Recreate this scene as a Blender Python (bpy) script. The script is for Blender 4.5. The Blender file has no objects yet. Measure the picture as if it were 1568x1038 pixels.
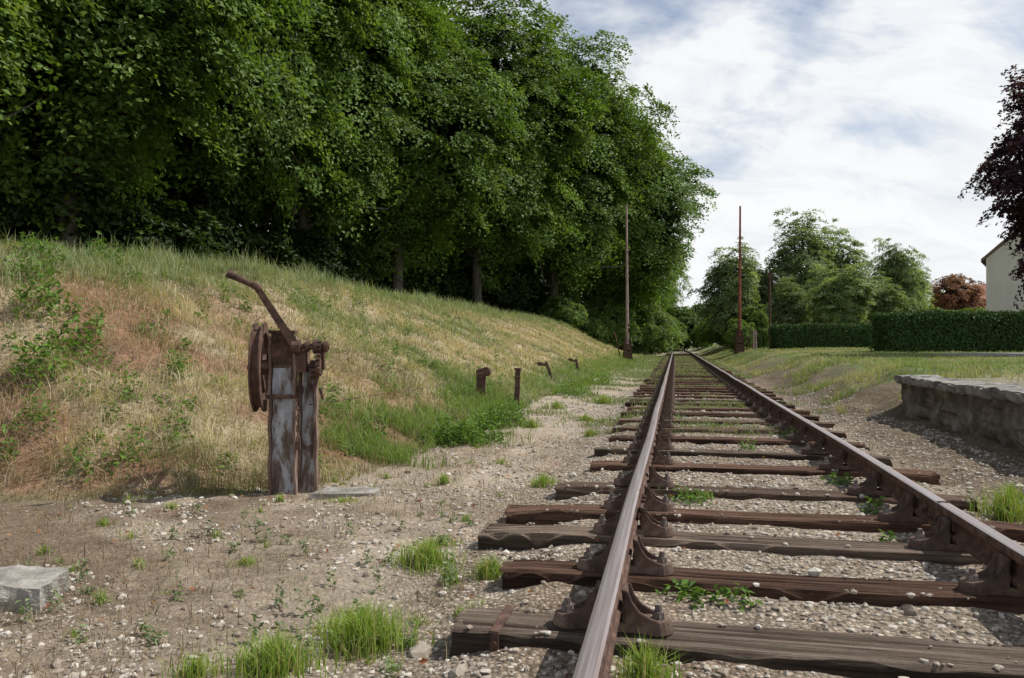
import bpy, math, numpy as np, bmesh
from mathutils import Vector, Matrix, Euler
A = math.radians(11.96); CA, SA = math.cos(A), math.sin(A); OX = 0.551
scene = bpy.context.scene

# ---------------------------------------------------------------- helpers
_tab = np.random.default_rng(3).random((256, 256))
def vn(x, y):
    xi = np.floor(x).astype(int); yi = np.floor(y).astype(int)
    fx = x - xi; fy = y - yi
    fx = fx*fx*(3-2*fx); fy = fy*fy*(3-2*fy)
    g = lambda i, j: _tab[i & 255, j & 255]
    return (g(xi, yi)*(1-fx)+g(xi+1, yi)*fx)*(1-fy)+(g(xi, yi+1)*(1-fx)+g(xi+1, yi+1)*fx)*fy
def fbm(x, y, o=4):
    r = 0; a = .5; n = 0
    for i in range(o):
        r = r+a*vn(x*2**i+17.3*i, y*2**i+5.1*i); n += a; a *= .5
    return r/n
def sst(a, b, x):
    u = np.clip((x-a)/(b-a), 0, 1); return u*u*(3-2*u)
def to_st(x, y):
    X = x-OX; return SA*X+CA*y, CA*X-SA*y
def to_xy(s, t):
    return OX+CA*t+SA*s, -SA*t+CA*s
def bank_u(s, t):
    u1 = (-3.0-t)/4.9
    u2 = (s-(4.1+.33*(np.maximum(t, -12)+4.8)))/4.2
    k = .25
    h = np.clip(.5+.5*(u2-u1)/k, 0, 1)
    return u2*(1-h)+u1*h-k*h*(1-h)
def Hst(s, t):
    z = np.interp(t, [-3.2, -2.2, -1.6, -1.3, -1.1, 1.1, 1.35, 1.9, 2.5], [-.04, -.07, -.11, -.09, -.04, -.04, -.08, -.06, 0])
    u = bank_u(s, t)
    uc = np.clip(u, 0, 1)
    prof = np.where(u < 1, uc**1.08, 1)
    prof = prof-.06*np.exp(-((u-1)/.09)**2)
    e = 1-sst(48, 60, s)
    bump = (fbm(s*.7, t*.7, 3)-.5)*.34*sst(.02, .25, u)*e+(fbm(s*2.6, t*2.6, 2)-.5)*.20*sst(.02, .15, u)*e
    z = z+prof*(2.34-.14*(1-sst(7, 13, s)))*e+bump*(1-.6*sst(.9, 1.1, u))
    wall = sst(2.6, 2.9, t)*.5
    mound = sst(1.7, 3.8+.8*(vn(s*.6, s*0)-.5), t)*.5+(fbm(s*1.2, t*1.2, 3)-.5)*.26*sst(1.5, 2.2, t)*(1-sst(3.5, 6, t))
    b = sst(11.1, 11.55, s)
    r = wall*(1-b)+mound*b
    z = z+r+sst(15, 45, s)*.22*sst(2, 7, t)
    near = (1-sst(12, 30, s))
    z = z+((fbm(s*7, t*7, 3)-.5)*.04+(fbm(s*1.5+9, t*1.5, 2)-.5)*.06*sst(1.3, 1.8, np.abs(t)))*(.3+.7*near)
    return z
def H(x, y):
    s, t = to_st(np.asarray(x, float), np.asarray(y, float)); return Hst(s, t)
def Hf(x, y): return float(H(x, y))

def mk(name, V, quads=None, tris=None, mats=(), mi=None, col=None, smooth=False, extra=None):
    me = bpy.data.meshes.new(name)
    V = np.asarray(V, np.float32); me.vertices.add(len(V)); me.vertices.foreach_set('co', V.ravel())
    L = []; tot = []
    if quads is not None and len(quads): L.append(np.asarray(quads, np.int32).ravel()); tot.append(np.full(len(quads), 4, np.int32))
    if tris is not None and len(tris): L.append(np.asarray(tris, np.int32).ravel()); tot.append(np.full(len(tris), 3, np.int32))
    L = np.concatenate(L); tot = np.concatenate(tot)
    me.loops.add(len(L)); me.loops.foreach_set('vertex_index', L)
    me.polygons.add(len(tot)); st = np.concatenate([[0], np.cumsum(tot)[:-1]]).astype(np.int32)
    me.polygons.foreach_set('loop_start', st)
    try: me.polygons.foreach_set('loop_total', tot)
    except Exception: pass
    if mi is not None: me.polygons.foreach_set('material_index', np.asarray(mi, np.int32))
    me.polygons.foreach_set('use_smooth', np.full(len(tot), smooth))
    for m in mats: me.materials.append(m)
    if col is not None:
        c = np.ones((len(V), 4), np.float32); c[:, :3] = np.clip(col, 0, 1)
        at = me.color_attributes.new('Col', 'FLOAT_COLOR', 'POINT'); at.data.foreach_set('color', c.ravel())
    if extra:
        for k, v in extra.items():
            at = me.attributes.new(k, 'FLOAT', 'POINT'); at.data.foreach_set('value', np.asarray(v, np.float32))
    me.update(calc_edges=True); me.validate()
    return me
def obj(name, me, parent=None, loc=(0, 0, 0), rot=(0, 0, 0), scale=(1, 1, 1)):
    o = bpy.data.objects.new(name, me); scene.collection.objects.link(o)
    o.location = loc; o.rotation_euler = rot; o.scale = scale
    if parent: o.parent = parent
    return o
def empty(name, loc=(0, 0, 0), rot=(0, 0, 0)):
    return obj(name, None, None, loc, rot)

class NT:
    def __init__(s, m):
        m.use_nodes = True; s.t = m.node_tree; s.t.nodes.clear()
    def n(s, typ, **k):
        nd = s.t.nodes.new(typ)
        for a, b in k.items(): setattr(nd, a, b)
        return nd
    def l(s, a, b): s.t.links.new(a, b)
    def ramp(s, fac, stops):
        r = s.n('ShaderNodeValToRGB'); e = r.color_ramp.elements
        while len(e) < len(stops): e.new(.5)
        for el, (p, c) in zip(e, stops):
            el.position = p; el.color = (*c, 1) if len(c) == 3 else c
        s.l(fac, r.inputs[0]); return r.outputs[0]
    def noise(s, vec, scale, detail=5, rough=.6, dist=0):
        n = s.n('ShaderNodeTexNoise'); n.inputs['Scale'].default_value = scale; n.inputs['Detail'].default_value = detail
        n.inputs['Roughness'].default_value = rough; n.inputs['Distortion'].default_value = dist
        s.l(vec, n.inputs['Vector']); return n.outputs['Fac']
    def mapn(s, vec, scale=(1, 1, 1), rot=(0, 0, 0), loc=(0, 0, 0)):
        n = s.n('ShaderNodeMapping'); n.inputs['Scale'].default_value = scale; n.inputs['Rotation'].default_value = rot; n.inputs['Location'].default_value = loc
        s.l(vec, n.inputs['Vector']); return n.outputs[0]
    def mix(s, fac, a, b, mode='MIX'):
        n = s.n('ShaderNodeMix', data_type='RGBA', blend_type=mode)
        for v, i in ((fac, 0), (a, 6), (b, 7)):
            if isinstance(v, (int, float)): n.inputs[i].default_value = v
            elif isinstance(v, tuple): n.inputs[i].default_value = (*v, 1)
            else: s.l(v, n.inputs[i])
        return n.outputs[2]
    def math(s, op, a, b=None):
        n = s.n('ShaderNodeMath', operation=op)
        for i, v in enumerate((a, b)):
            if v is None: continue
            if isinstance(v, (int, float)): n.inputs[i].default_value = v
            else: s.l(v, n.inputs[i])
        return n.outputs[0]
def M(name): return bpy.data.materials.new(name)

def mat_leaf(name, transl=.35, rough=.55, spec=.25):
    m = M(name); t = NT(m)
    a = t.n('ShaderNodeAttribute', attribute_name='Col')
    p = t.n('ShaderNodeBsdfPrincipled'); p.inputs['Roughness'].default_value = rough; p.inputs['Specular IOR Level'].default_value = spec
    t.l(a.outputs['Color'], p.inputs['Base Color'])
    tr = t.n('ShaderNodeBsdfTranslucent')
    c2 = t.mix(1.0, a.outputs['Color'], (1.35, 1.35, .5), 'MULTIPLY')
    t.l(c2, tr.inputs[0])
    mx = t.n('ShaderNodeMixShader'); mx.inputs[0].default_value = transl
    t.l(p.outputs[0], mx.inputs[1]); t.l(tr.outputs[0], mx.inputs[2])
    o = t.n('ShaderNodeOutputMaterial'); t.l(mx.outputs[0], o.inputs[0]); return m
def mat_tex(name, stops, scale=5, mscale=(1, 1, 1), rough=.8, metal=0, bump=.3, bscale=40, spec=.3, usecol=False, dist=0.0, bdist=.01):
    m = M(name); t = NT(m)
    tc = t.n('ShaderNodeTexCoord').outputs['Object']
    v = t.mapn(tc, mscale)
    f = t.noise(v, scale, 6, .65, dist)
    c = t.ramp(f, stops)
    if usecol:
        a = t.n('ShaderNodeAttribute', attribute_name='Col'); c = t.mix(1.0, c, a.outputs['Color'], 'MULTIPLY')
    p = t.n('ShaderNodeBsdfPrincipled'); p.inputs['Roughness'].default_value = rough; p.inputs['Metallic'].default_value = metal
    p.inputs['Specular IOR Level'].default_value = spec
    t.l(c, p.inputs['Base Color'])
    if bump:
        f2 = t.noise(v, bscale, 5, .7)
        b = t.n('ShaderNodeBump'); b.inputs['Strength'].default_value = bump; b.inputs['Distance'].default_value = bdist
        t.l(f2, b.inputs['Height']); t.l(b.outputs[0], p.inputs['Normal'])
    o = t.n('ShaderNodeOutputMaterial'); t.l(p.outputs[0], o.inputs[0]); return m

LEAF = mat_leaf('leaf_mat', .36, .5, .18)
GRASS = mat_leaf('grass_mat', .3, .6, .15)
HEDGEM = mat_leaf('hedge_leaf_mat', .15, .55, .15)
BARK = mat_tex('bark_mat', [(.3, (.05, .045, .035)), (.7, (.16, .145, .12))], 3, (1, 1, .25), .9, bump=.6)
WOOD = mat_tex('sleeper_wood_mat', [(.3, (.35, .30, .27)), (.45, (.85, .74, .68)), (.60, (1.25, 1.15, 1.05)), (.75, (1.9, 1.9, 1.85))], 5, (.35, 10, 10), .92, bump=1.0, bscale=9, usecol=True, dist=.3, bdist=.025, spec=.1)
RUST = mat_tex('rust_iron_mat', [(.3, (.04, .027, .022)), (.55, (.12, .07, .052)), (.75, (.23, .14, .105))], 14, rough=.85, metal=.1, bump=.5, bscale=90, bdist=.004, spec=.2)
CHAIRM = mat_tex('cast_chair_mat', [(.3, (.055, .038, .032)), (.55, (.14, .095, .075)), (.75, (.26, .195, .16))], 12, rough=.9, metal=.0, bump=.7, bscale=70, bdist=.005, spec=.15)
RAILTOP = mat_tex('rail_top_mat', [(.3, (.27, .21, .19)), (.7, (.46, .41, .40))], 3, (30, .5, 3), .40, .6, bump=.1, bscale=20, bdist=.002)
KEYM = mat_tex('key_mat', [(.3, (.06, .045, .035)), (.7, (.2, .16, .13))], 20, rough=.85)
BOLT = mat_tex('bolt_mat', [(.35, (.12, .10, .09)), (.7, (.30, .28, .27))], 40, rough=.7, metal=.2)
STONE = mat_tex('platform_stone_mat', [(.28, (.04, .032, .026)), (.48, (.135, .112, .09)), (.62, (.22, .19, .155)), (.78, (.38, .34, .29))], 3.5, (1, 1, 1), .95, bump=1.0, bscale=16, bdist=.03, dist=.3)
BLOCKM = mat_tex('concrete_mat', [(.28, (.13, .12, .10)), (.5, (.27, .25, .22)), (.75, (.42, .40, .37))], 8, (1, 1, 1), .95, bump=1.0, bscale=22, bdist=.02, dist=.3)
COPING = mat_tex('coping_mat', [(.3, (.07, .06, .05)), (.47, (.21, .195, .175)), (.75, (.42, .40, .37))], 5, (1, 1, 1), .95, bump=.9, bscale=24, bdist=.02)
WALLM = mat_tex('render_wall_mat', [(.3, (.58, .55, .48)), (.7, (.68, .65, .58))], 1.5, rough=.9, bump=.1)
ROOFM = mat_tex('roof_tile_mat', [(.3, (.12, .085, .07)), (.7, (.22, .16, .12))], 4, (1, 1, 6), .85, bump=.5)
ROOF2 = mat_tex('red_roof_mat', [(.3, (.35, .15, .11)), (.7, (.5, .26, .2))], 4, rough=.85, bump=.2)
POLEM = mat_tex('pole_paint_mat', [(.35, (.08, .035, .028)), (.5, (.24, .07, .045)), (.62, (.34, .12, .08)), (.75, (.40, .32, .28))], 1.2, (1, 1, 1), .8, bump=.2, dist=.5)
POLEG = mat_tex('pole_grey_mat', [(.35, (.20, .13, .12)), (.7, (.46, .38, .36))], 1.2, rough=.8)
PAINTW = mat_tex('flaking_post_mat', [(.34, (.07, .05, .04)), (.43, (.16, .12, .10)), (.50, (.32, .33, .35)), (.75, (.52, .55, .60))], 5, (2.2, 2.2, .7), .85, bump=.8, bscale=30, dist=.5, bdist=.006)
POSTE = mat_tex('post_flange_mat', [(.3, (.07, .045, .035)), (.5, (.18, .12, .09)), (.62, (.26, .20, .17)), (.75, (.36, .33, .31))], 9, (2, 2, .6), .85, bump=.8, bscale=30, bdist=.006)
GLASS = mat_tex('window_mat', [(.3, (.03, .035, .04)), (.7, (.06, .07, .08))], 1, rough=.1, bump=0, spec=.6)
STONEM = mat_tex('gravel_stone_mat', [(.3, (.75, .75, .75)), (.7, (1.2, 1.2, 1.2))], 60, rough=.95, bump=0, usecol=True, spec=.15)

# ---------------------------------------------------------------- ground
def ground_color(s, t):
    n1 = fbm(s*1.1, t*1.1, 4); n2 = fbm(s*4+30, t*4, 4); n3 = fbm(s*.35+3, t*.35+8, 3)
    c = lambda a: np.array(a)[None, :]
    G = c((.42, .365, .295)); SO = c((.21, .155, .11)); DR = c((.36, .295, .195)); GR = c((.115, .15, .05)); RB = c((.25, .145, .095))
    w = lambda m: m[:, None]
    col = GR*(.8+.5*n2[:, None])
    m = sst(.45, .7, n1)*.6; col = col*(1-w(m))+DR*w(m)*.8
    u = bank_u(s, t)
    mb = sst(-.03, .05, u+(n2-.5)*.06)*(1-sst(55, 60, s)); 
    gmix = np.clip(sst(.5, .62, n3*.5+n1*.5)*.6+(1-sst(.05, .25, u))*sst(6, 9, s)*.6+sst(.85, 1, u)*.7, 0, 1)
    bc = DR*(1-w(gmix))+GR*1.2*w(gmix)
    mr = (1-sst(6.5, 12, s))*sst(.30, .50, n1)*(1-sst(.7, .95, u))*.95
    bc = bc*(1-w(mr))+RB*w(mr)*(.75+.5*n2[:, None])
    col = col*(1-w(mb))+bc*w(mb)
    col = np.where(w(u) > 1.3, SO*.5, col)
    left = sst(-3.25, -2.8, t+(n2-.5)*.9); opn = (1-sst(-.05, .03, u+(n2-.5)*.05))*(1-sst(5, 8, s))
    gm = np.maximum(left, opn)*(1-sst(1.75, 2.1, t+(n2-.5)*.5))*(1-mb*.999)
    far = sst(12, 42, s)
    gm2 = gm*(1-far*(.25+.75*sst(.35, .6, n1))*np.where(np.abs(t) < 1.2, .95, .75))
    gc = G*(.78+.44*n2[:, None]); so = sst(.50, .68, n1)*.55; gc = gc*(1-w(so))+SO*w(so)*1.3
    dust = (1-sst(-1.9, -1.4, t)); gc = gc*(1-w(dust*.7))+c((.39, .325, .25))*(.8+.4*n2[:, None])*w(dust*.7)
    dl = (1-sst(-3.2, -1.6, t+(n2-.5)*1.2))*sst(.34, .50, n1)*.85*(1-sst(4.8, 6, s)); gc = gc*(1-w(dl))+c((.19, .14, .10))*(.7+.6*n2[:, None])*w(dl)
    col = col*(1-w(gm2))+gc*w(gm2)
    ins = sst(4, 9, s)*(1-sst(.95, 1.3, np.abs(t)))*0.3; col = col*(1-w(ins))+c((.19, .16, .115))*w(ins)
    ms = sst(1.3, 1.6, t)*(1-sst(2.5, 3.1, t+(n1-.5)*2.6))*(1-sst(22, 38, s)); 
    col = col*(1-w(ms*.85))+(c((.21, .165, .125))*(.65+.7*n2[:, None]))*w(ms*.85)
    mp = sst(2.6, 2.8, t)*(1-sst(4.2, 5.5, t+(n1-.5)*2))*(1-sst(11.2, 12, s)); col = col*(1-w(mp*.6))+G*.9*w(mp*.6)
    x, y = to_xy(s, t)
    mrd = sst(23.5, 24, y)*(1-sst(27, 27.6, y))*sst(13.5, 15, x); col = col*(1-w(mrd))+c((.3, .29, .28))*w(mrd)
    return col, np.clip((gm2*(1-.65*dust)+ms*.8+mp*.5), 0, 1)
def growth(a, b, step, g=1.07):
    r = [a]; 
    while abs(r[-1]) < abs(b): r.append(r[-1]+step); step *= g
    return np.array(r[1:])
sa = np.concatenate([[-300, -60, -20, -8, -4, -2, -1], np.arange(0, 14, .05), growth(14, 3000, .06)])
ta = np.concatenate([growth(-9, -1800, -.08)[::-1], np.arange(-9, 5, .06), growth(5, 1800, .07)])
S, T = np.meshgrid(sa, ta, indexing='ij'); s_, t_ = S.ravel(), T.ravel()
X, Y = to_xy(s_, t_); Z = Hst(s_, t_)
nS, nT = len(sa), len(ta)
idx = np.arange(nS*nT).reshape(nS, nT)
Q = np.stack([idx[:-1, :-1], idx[:-1, 1:], idx[1:, 1:], idx[1:, :-1]], -1).reshape(-1, 4)
colg, grav = ground_color(s_, t_)
gm = M('ground_mat'); t = NT(gm)
tc = t.n('ShaderNodeTexCoord').outputs['Object']
att = t.n('ShaderNodeAttribute', attribute_name='Col').outputs['Color']
ga = t.n('ShaderNodeAttribute', attribute_name='grav').outputs['Fac']
vo = t.n('ShaderNodeTexVoronoi'); vo.inputs['Scale'].default_value = 48; t.l(tc, vo.inputs['Vector'])
sep = t.n('ShaderNodeSeparateColor'); t.l(vo.outputs['Color'], sep.inputs[0])
pcm = t.ramp(sep.outputs[0], [(0, (.55, .53, .51)), (.5, (.9, .88, .85)), (.85, (1.15, 1.13, 1.1)), (1, (1.8, 1.8, 1.8))])
edge = t.ramp(vo.outputs['Distance'], [(.3, (1, 1, 1)), (.75, (.6, .57, .55))])
pcm = t.mix(1.0, pcm, edge, 'MULTIPLY')
nz = t.ramp(t.noise(tc, 18, 8, .85), [(.32, (.5, .46, .43)), (.5, (1, 1, 1)), (.68, (1.45, 1.45, 1.4))])
det = t.mix(ga, nz, t.mix(1.0, pcm, t.ramp(t.noise(tc, 3, 4, .7), [(.3, (.75, .72, .7)), (.7, (1.2, 1.2, 1.2))]), 'MULTIPLY'))
cc = t.mix(1.0, att, det, 'MULTIPLY')
p = t.n('ShaderNodeBsdfPrincipled'); p.inputs['Roughness'].default_value = .95; p.inputs['Specular IOR Level'].default_value = .1
t.l(cc, p.inputs['Base Color'])
hgt = t.math('ADD', t.math('MULTIPLY', t.math('SUBTRACT', 1.0, vo.outputs['Distance']), ga), t.noise(tc, 30, 6, .75))
b = t.n('ShaderNodeBump'); b.inputs['Strength'].default_value = 1.0; b.inputs['Distance'].default_value = .018
t.l(hgt, b.inputs['Height']); t.l(b.outputs[0], p.inputs['Normal'])
o = t.n('ShaderNodeOutputMaterial'); t.l(p.outputs[0], o.inputs[0])
obj('ground', mk('ground', np.stack([X, Y, Z], 1), Q, None, [gm], col=colg, smooth=True, extra={'grav': grav}))

# ---------------------------------------------------------------- tubes / trees
def tube(pts, rad, n=8):
    pts = np.array(pts, float); V = []; Qs = []
    for i, p in enumerate(pts):
        d = pts[min(i+1, len(pts)-1)]-pts[max(i-1, 0)]; d /= np.linalg.norm(d)+1e-9
        a = np.cross(d, [1, 0, 0] if abs(d[0]) < .8 else [0, 1, 0]); a /= np.linalg.norm(a); bb = np.cross(d, a)
        for k in range(n):
            th = 2*math.pi*k/n; V.append(p+rad[i]*(math.cos(th)*a+math.sin(th)*bb))
    for i in range(len(pts)-1):
        for k in range(n):
            Qs.append([i*n+k, i*n+(k+1) % n, (i+1)*n+(k+1) % n, (i+1)*n+k])
    return np.array(V), np.array(Qs)
def norm(v): return v/(np.linalg.norm(v, axis=-1, keepdims=True)+1e-9)
def leaf_verts(P, N, rng, ln, wd):
    n = len(P); r = norm(rng.normal(size=(n, 3))); ax = norm(np.cross(N, r)); sd = np.cross(N, ax)
    ln = (ln*rng.uniform(.7, 1.25, n))[:, None]; wd = ln*wd
    fold = N*ln*.12
    V = np.stack([P, P+ax*ln*.5+sd*wd*.5+fold, P+ax*ln, P+ax*ln*.5-sd*wd*.5+fold], 1).reshape(-1, 3)
    return V, np.arange(n*4).reshape(-1, 4)
def tree_mesh(name, top, R, low, nsp, nlf, leaf, spr, c1, c2, seed, tr=.3, ncore=5000, corecol=(.02, .035, .012), inner=.62, nl=14, flat=.8, ragged=.35, coresize=.45, limbs=13, skew=0.0, kl=7, box=1.0):
    rng = np.random.default_rng(seed)
    z0 = (top+low)/2; hz = (top-low)/2
    lob = norm(rng.normal(size=(nl, 3))); lam = rng.uniform(.55, 1, nl)
    def rad(d):
        g = np.exp(kl*(d@lob.T-1))*lam; return (1-ragged)+ragged*1.25*g.max(1)
    def shape(P):
        zf = np.clip((P[:, 2]-z0)/hz, -1, 1)
        P[:, :2] *= (1+skew*np.clip(-zf, 0, 1)+(box-1)*np.clip(zf, 0, 1))[:, None]; return P
    D = norm(rng.normal(size=(nsp, 3)))
    rr = rad(D)*(inner+(1-inner)*rng.random(nsp)**.5)
    C = D*rr[:, None]*np.array([R, R, hz]); C[:, 2] += z0; C = shape(C)
    N = norm(D*.6+np.array([0, 0, flat])+rng.normal(size=(nsp, 3))*.2)
    a = norm(np.cross(N, norm(rng.normal(size=(nsp, 3))))); b = np.cross(N, a)
    sr = spr*rng.uniform(.45, 1.45, nsp)
    q = np.sqrt(rng.random((nsp, nlf)))*sr[:, None]; th = rng.random((nsp, nlf))*2*np.pi
    el = rng.uniform(.4, 1, nsp)[:, None]
    P = C[:, None]+a[:, None]*(q*np.cos(th))[..., None]+b[:, None]*(q*np.sin(th)*el)[..., None]+N[:, None]*(rng.normal(size=(nsp, nlf))*.09*spr)[..., None]
    P[..., 2] -= (q**2)*.32/spr
    P[..., 2] = np.maximum(P[..., 2], .1)
    LN = norm(N[:, None]+rng.normal(size=(nsp, nlf, 3))*.36)
    lobe_id = (D@lob.T).argmax(1); lt = rng.uniform(.8, 1.25, nl)[lobe_id][:, None, None]
    mixv = rng.random(nsp)[:, None, None]; base = (np.array(c1)*(1-mixv)+np.array(c2)*mixv)*rng.uniform(.8, 1.2, nsp)[:, None, None]*lt
    col = np.broadcast_to(base, (nsp, nlf, 3))*rng.uniform(.8, 1.2, (nsp, nlf, 1))
    V1, Q1 = leaf_verts(P.reshape(-1, 3), LN.reshape(-1, 3), rng, leaf, .62)
    cl = np.repeat(col.reshape(-1, 3), 4, 0)
    Vs = [V1]; Qs = [Q1]; Cs = [cl]; mi = [np.zeros(len(Q1))]; off = len(V1)
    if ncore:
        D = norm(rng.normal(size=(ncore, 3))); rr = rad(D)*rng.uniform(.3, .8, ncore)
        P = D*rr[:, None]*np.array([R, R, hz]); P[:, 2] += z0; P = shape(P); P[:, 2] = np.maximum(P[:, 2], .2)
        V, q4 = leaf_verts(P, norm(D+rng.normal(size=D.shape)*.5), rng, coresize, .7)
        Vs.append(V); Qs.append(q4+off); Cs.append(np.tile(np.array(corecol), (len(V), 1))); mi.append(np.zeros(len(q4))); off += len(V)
    hgt = top*.8; k = 9
    pts = [(math.sin(i*1.3+seed)*.12*i/k*R*.3, math.cos(i*1.7+seed)*.1*i/k*R*.3, hgt*i/k-.5*(i == 0)) for i in range(k+1)]
    V, q4 = tube(pts, [tr*(1.25 if i == 0 else 1-.85*i/k) for i in range(k+1)], 9)
    Vs.append(V); Qs.append(q4+off); Cs.append(np.ones((len(V), 3))); mi.append(np.ones(len(q4))); off += len(V)
    for i in range(limbs):
        f = rng.uniform(.22, .85); p0 = np.array(pts[int(f*k)]); d = norm(rng.normal(size=3)); d[2] = abs(d[2])*.5
        d = norm(d); e = np.array([d[0]*R*.7, d[1]*R*.7, max(p0[2]+d[2]*R*.6+R*.25, low+.3*hz)])
        mid = p0*.5+e*.5+np.array([0, 0, .25]); 
        V, q4 = tube([p0, p0*.75+mid*.25+rng.normal(size=3)*.03*R, mid, e*.6+mid*.4+rng.normal(size=3)*.05*R, e], [tr*.36, tr*.28, tr*.2, tr*.12, tr*.04], 6)
        Vs.append(V); Qs.append(q4+off); Cs.append(np.ones((len(V), 3))); mi.append(np.ones(len(q4))); off += len(V)
    return mk(name, np.concatenate(Vs), np.concatenate(Qs), None, [LEAF, BARK], mi=np.concatenate(mi), col=np.concatenate(Cs))

g1, g2 = (.085, .155, .032), (.155, .235, .048)
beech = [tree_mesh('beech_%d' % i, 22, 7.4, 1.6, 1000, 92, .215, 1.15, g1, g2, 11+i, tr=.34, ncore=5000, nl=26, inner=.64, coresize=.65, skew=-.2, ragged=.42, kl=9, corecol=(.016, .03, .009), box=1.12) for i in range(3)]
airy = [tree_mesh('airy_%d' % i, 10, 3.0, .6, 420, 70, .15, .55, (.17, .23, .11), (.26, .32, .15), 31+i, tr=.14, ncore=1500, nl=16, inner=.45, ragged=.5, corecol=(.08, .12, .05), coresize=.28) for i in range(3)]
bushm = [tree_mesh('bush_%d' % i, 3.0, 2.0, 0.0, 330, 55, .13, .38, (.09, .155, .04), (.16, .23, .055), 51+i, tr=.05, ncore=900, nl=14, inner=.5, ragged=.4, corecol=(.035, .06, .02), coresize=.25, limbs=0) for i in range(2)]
shadeb = tree_mesh('shade_toned_bush', 3.0, 2.0, 0.0, 260, 50, .15, .42, (.03, .055, .015), (.045, .075, .02), 61, tr=.05, ncore=900, nl=14, inner=.5, ragged=.4, corecol=(.012, .02, .007), coresize=.3, limbs=0)  # undergrowth leaves coloured extra dark, painting in the shade beneath the crowns
purple = tree_mesh('purple_plum', 11.4, 3.1, 1.6, 640, 75, .14, .5, (.045, .022, .034), (.085, .035, .052), 71, tr=.16, ncore=4000, nl=18, inner=.5, ragged=.5, corecol=(.02, .01, .016), coresize=.25)
brownt = tree_mesh('brown_tree', 10, 3.4, 1, 300, 60, .22, .7, (.18, .08, .05), (.24, .12, .07), 72, tr=.2, ncore=1500, corecol=(.06, .025, .02))
young = tree_mesh('hazel', 8.2, 3.0, 2.6, 240, 55, .12, .6, (.14, .22, .045), (.21, .28, .055), 77, tr=.12, ncore=400, corecol=(.06, .09, .02), ragged=.5)

def place(name, me, x, y, top, hm, wid=None, rot=0, z=None, parent=None):
    sc = top/hm; w = wid if wid else sc
    zz = Hf(x, y) if z is None else z
    return obj(name, me, parent, (x, y, zz-.1), (0, 0, rot), (w, w, sc))
rng = np.random.default_rng(5)
F = [(-13.8, 15, 17, .85, 0), (-13.0, 22.5, 20, .9, 1), (-12.4, 30, 22, .95, 2), (-9.8, 36, 22.5, .95, 0), (-6.3, 42.5, 21.5, 1.0, 1), (-2.2, 49, 22.3, 1.05, 2), (3.0, 55, 22.6, 1.08, 0), (8.2, 62, 22.9, 1.13, 1)]
for i, (x, y, h, w, k) in enumerate(F):
    place('beech_tree', beech[k], x, y, h, 22, w, i*1.9+.4)
wood = empty('forest_background')
Bk = [(-22, 20, 24), (-21, 31, 25), (-18, 42, 25.5), (-12, 51, 24.5), (-6, 60, 26), (0, 68, 25.5)]
for i, (x, y, h) in enumerate(Bk):
    place('forest_tree_%d' % i, beech[i % 3], x, y, h, 22, 1.2, i*2.3, parent=wood)
for i in range(28):
    f = i/27; y = 16+f*46; x = -16.4+f*18.0+rng.uniform(-1, 1)-2.4*math.sin(f*3)+(2.0 if f > .75 else 0)
    if i % 2: x -= 2.5
    place('undergrowth_%d' % i, shadeb, x, y, rng.uniform(4, 6), 3, rng.uniform(1.4, 1.9), i*1.1, parent=wood)
for x, y, h, w, k in [(12.2, 79, 15.5, .66, 2), (16.5, 96, 17, .7, 0), (9.6, 70, 10, .5, 0)]:
    place('woodland_edge_tree', beech[k], x, y, h, 22, w, x)
for i, (x, y, h, w) in enumerate([(5.2, 58, 4.2, 1.2), (7.4, 60, 5, 1.3), (9.8, 64, 4.5, 1.3), (11.6, 68, 5, 1.4), (13.4, 74, 5, 1.5), (3.4, 52, 2.6, .9), (15.2, 84, 5, 1.6), (17.8, 90, 4.5, 1.5), (21.5, 96, 6, 2), (25, 100, 6, 2), (20.5, 76, 4, 1.3), (22, 70, 4.5, 1.4)]):
    place('shrub', bushm[i % 2], x, y, h, 3, w, i*1.7)
for x, y, h, w, k in [(17.6, 62, 9.4, 1.05, 0), (20.8, 66, 8.5, 1.0, 1), (24.8, 66, 12.6, 1.35, 2), (28.8, 69, 11.8, 1.15, 0), (21.6, 50, 6.1, .85, 1), (19.2, 53, 5.2, .7, 2), (29.8, 60, 9.6, .75, 1), (26, 55, 5.6, .8, 0), (33.5, 66, 8.0, .9, 2), (38.5, 75, 8.4, .9, 0), (24, 58, 7, .9, 1)]:
    place('orchard_tree', airy[k], x, y, h, 10, w, x*2.1)
place('copper_leaved_tree', brownt, 54.8, 95, 9.8, 10, 1.0, 1)
place('purple_plum_tree', purple, 18.8, 26, 11.3, 11.4, 1.0, 2.2)
place('overhanging_tree', young, -8.3, 8.2, 6.2, 8.2, .95, .5)
for i, (x, y, h, w) in enumerate([(23, 62, 3.5, 1.4), (27, 62, 3.6, 1.4), (31, 63, 3.2, 1.4), (35, 64, 3.6, 1.5), (15.2, 48, 2.6, .6), (13.7, 46.5, 2.2, .5), (40, 70, 3.5, 1.8), (46, 74, 4, 2), (19, 60, 3.4, 1.4), (37, 58, 3, 1.3)]):
    place('garden_shrub', bushm[i % 2], x, y, h, 3, w, i*2.7)
dt = empty('distant_tree_line')
for i in range(30):
    x = 18+i*4.8+rng.uniform(-1, 1); y = 135+rng.uniform(-10, 20)
    place('distant_tree_%d' % i, (bushm+airy)[i % 5], x, y, rng.uniform(8.5, 12), 3 if i % 5 < 2 else 10, 2.2 if i % 5 < 2 else 1.5, i, parent=dt)

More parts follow.
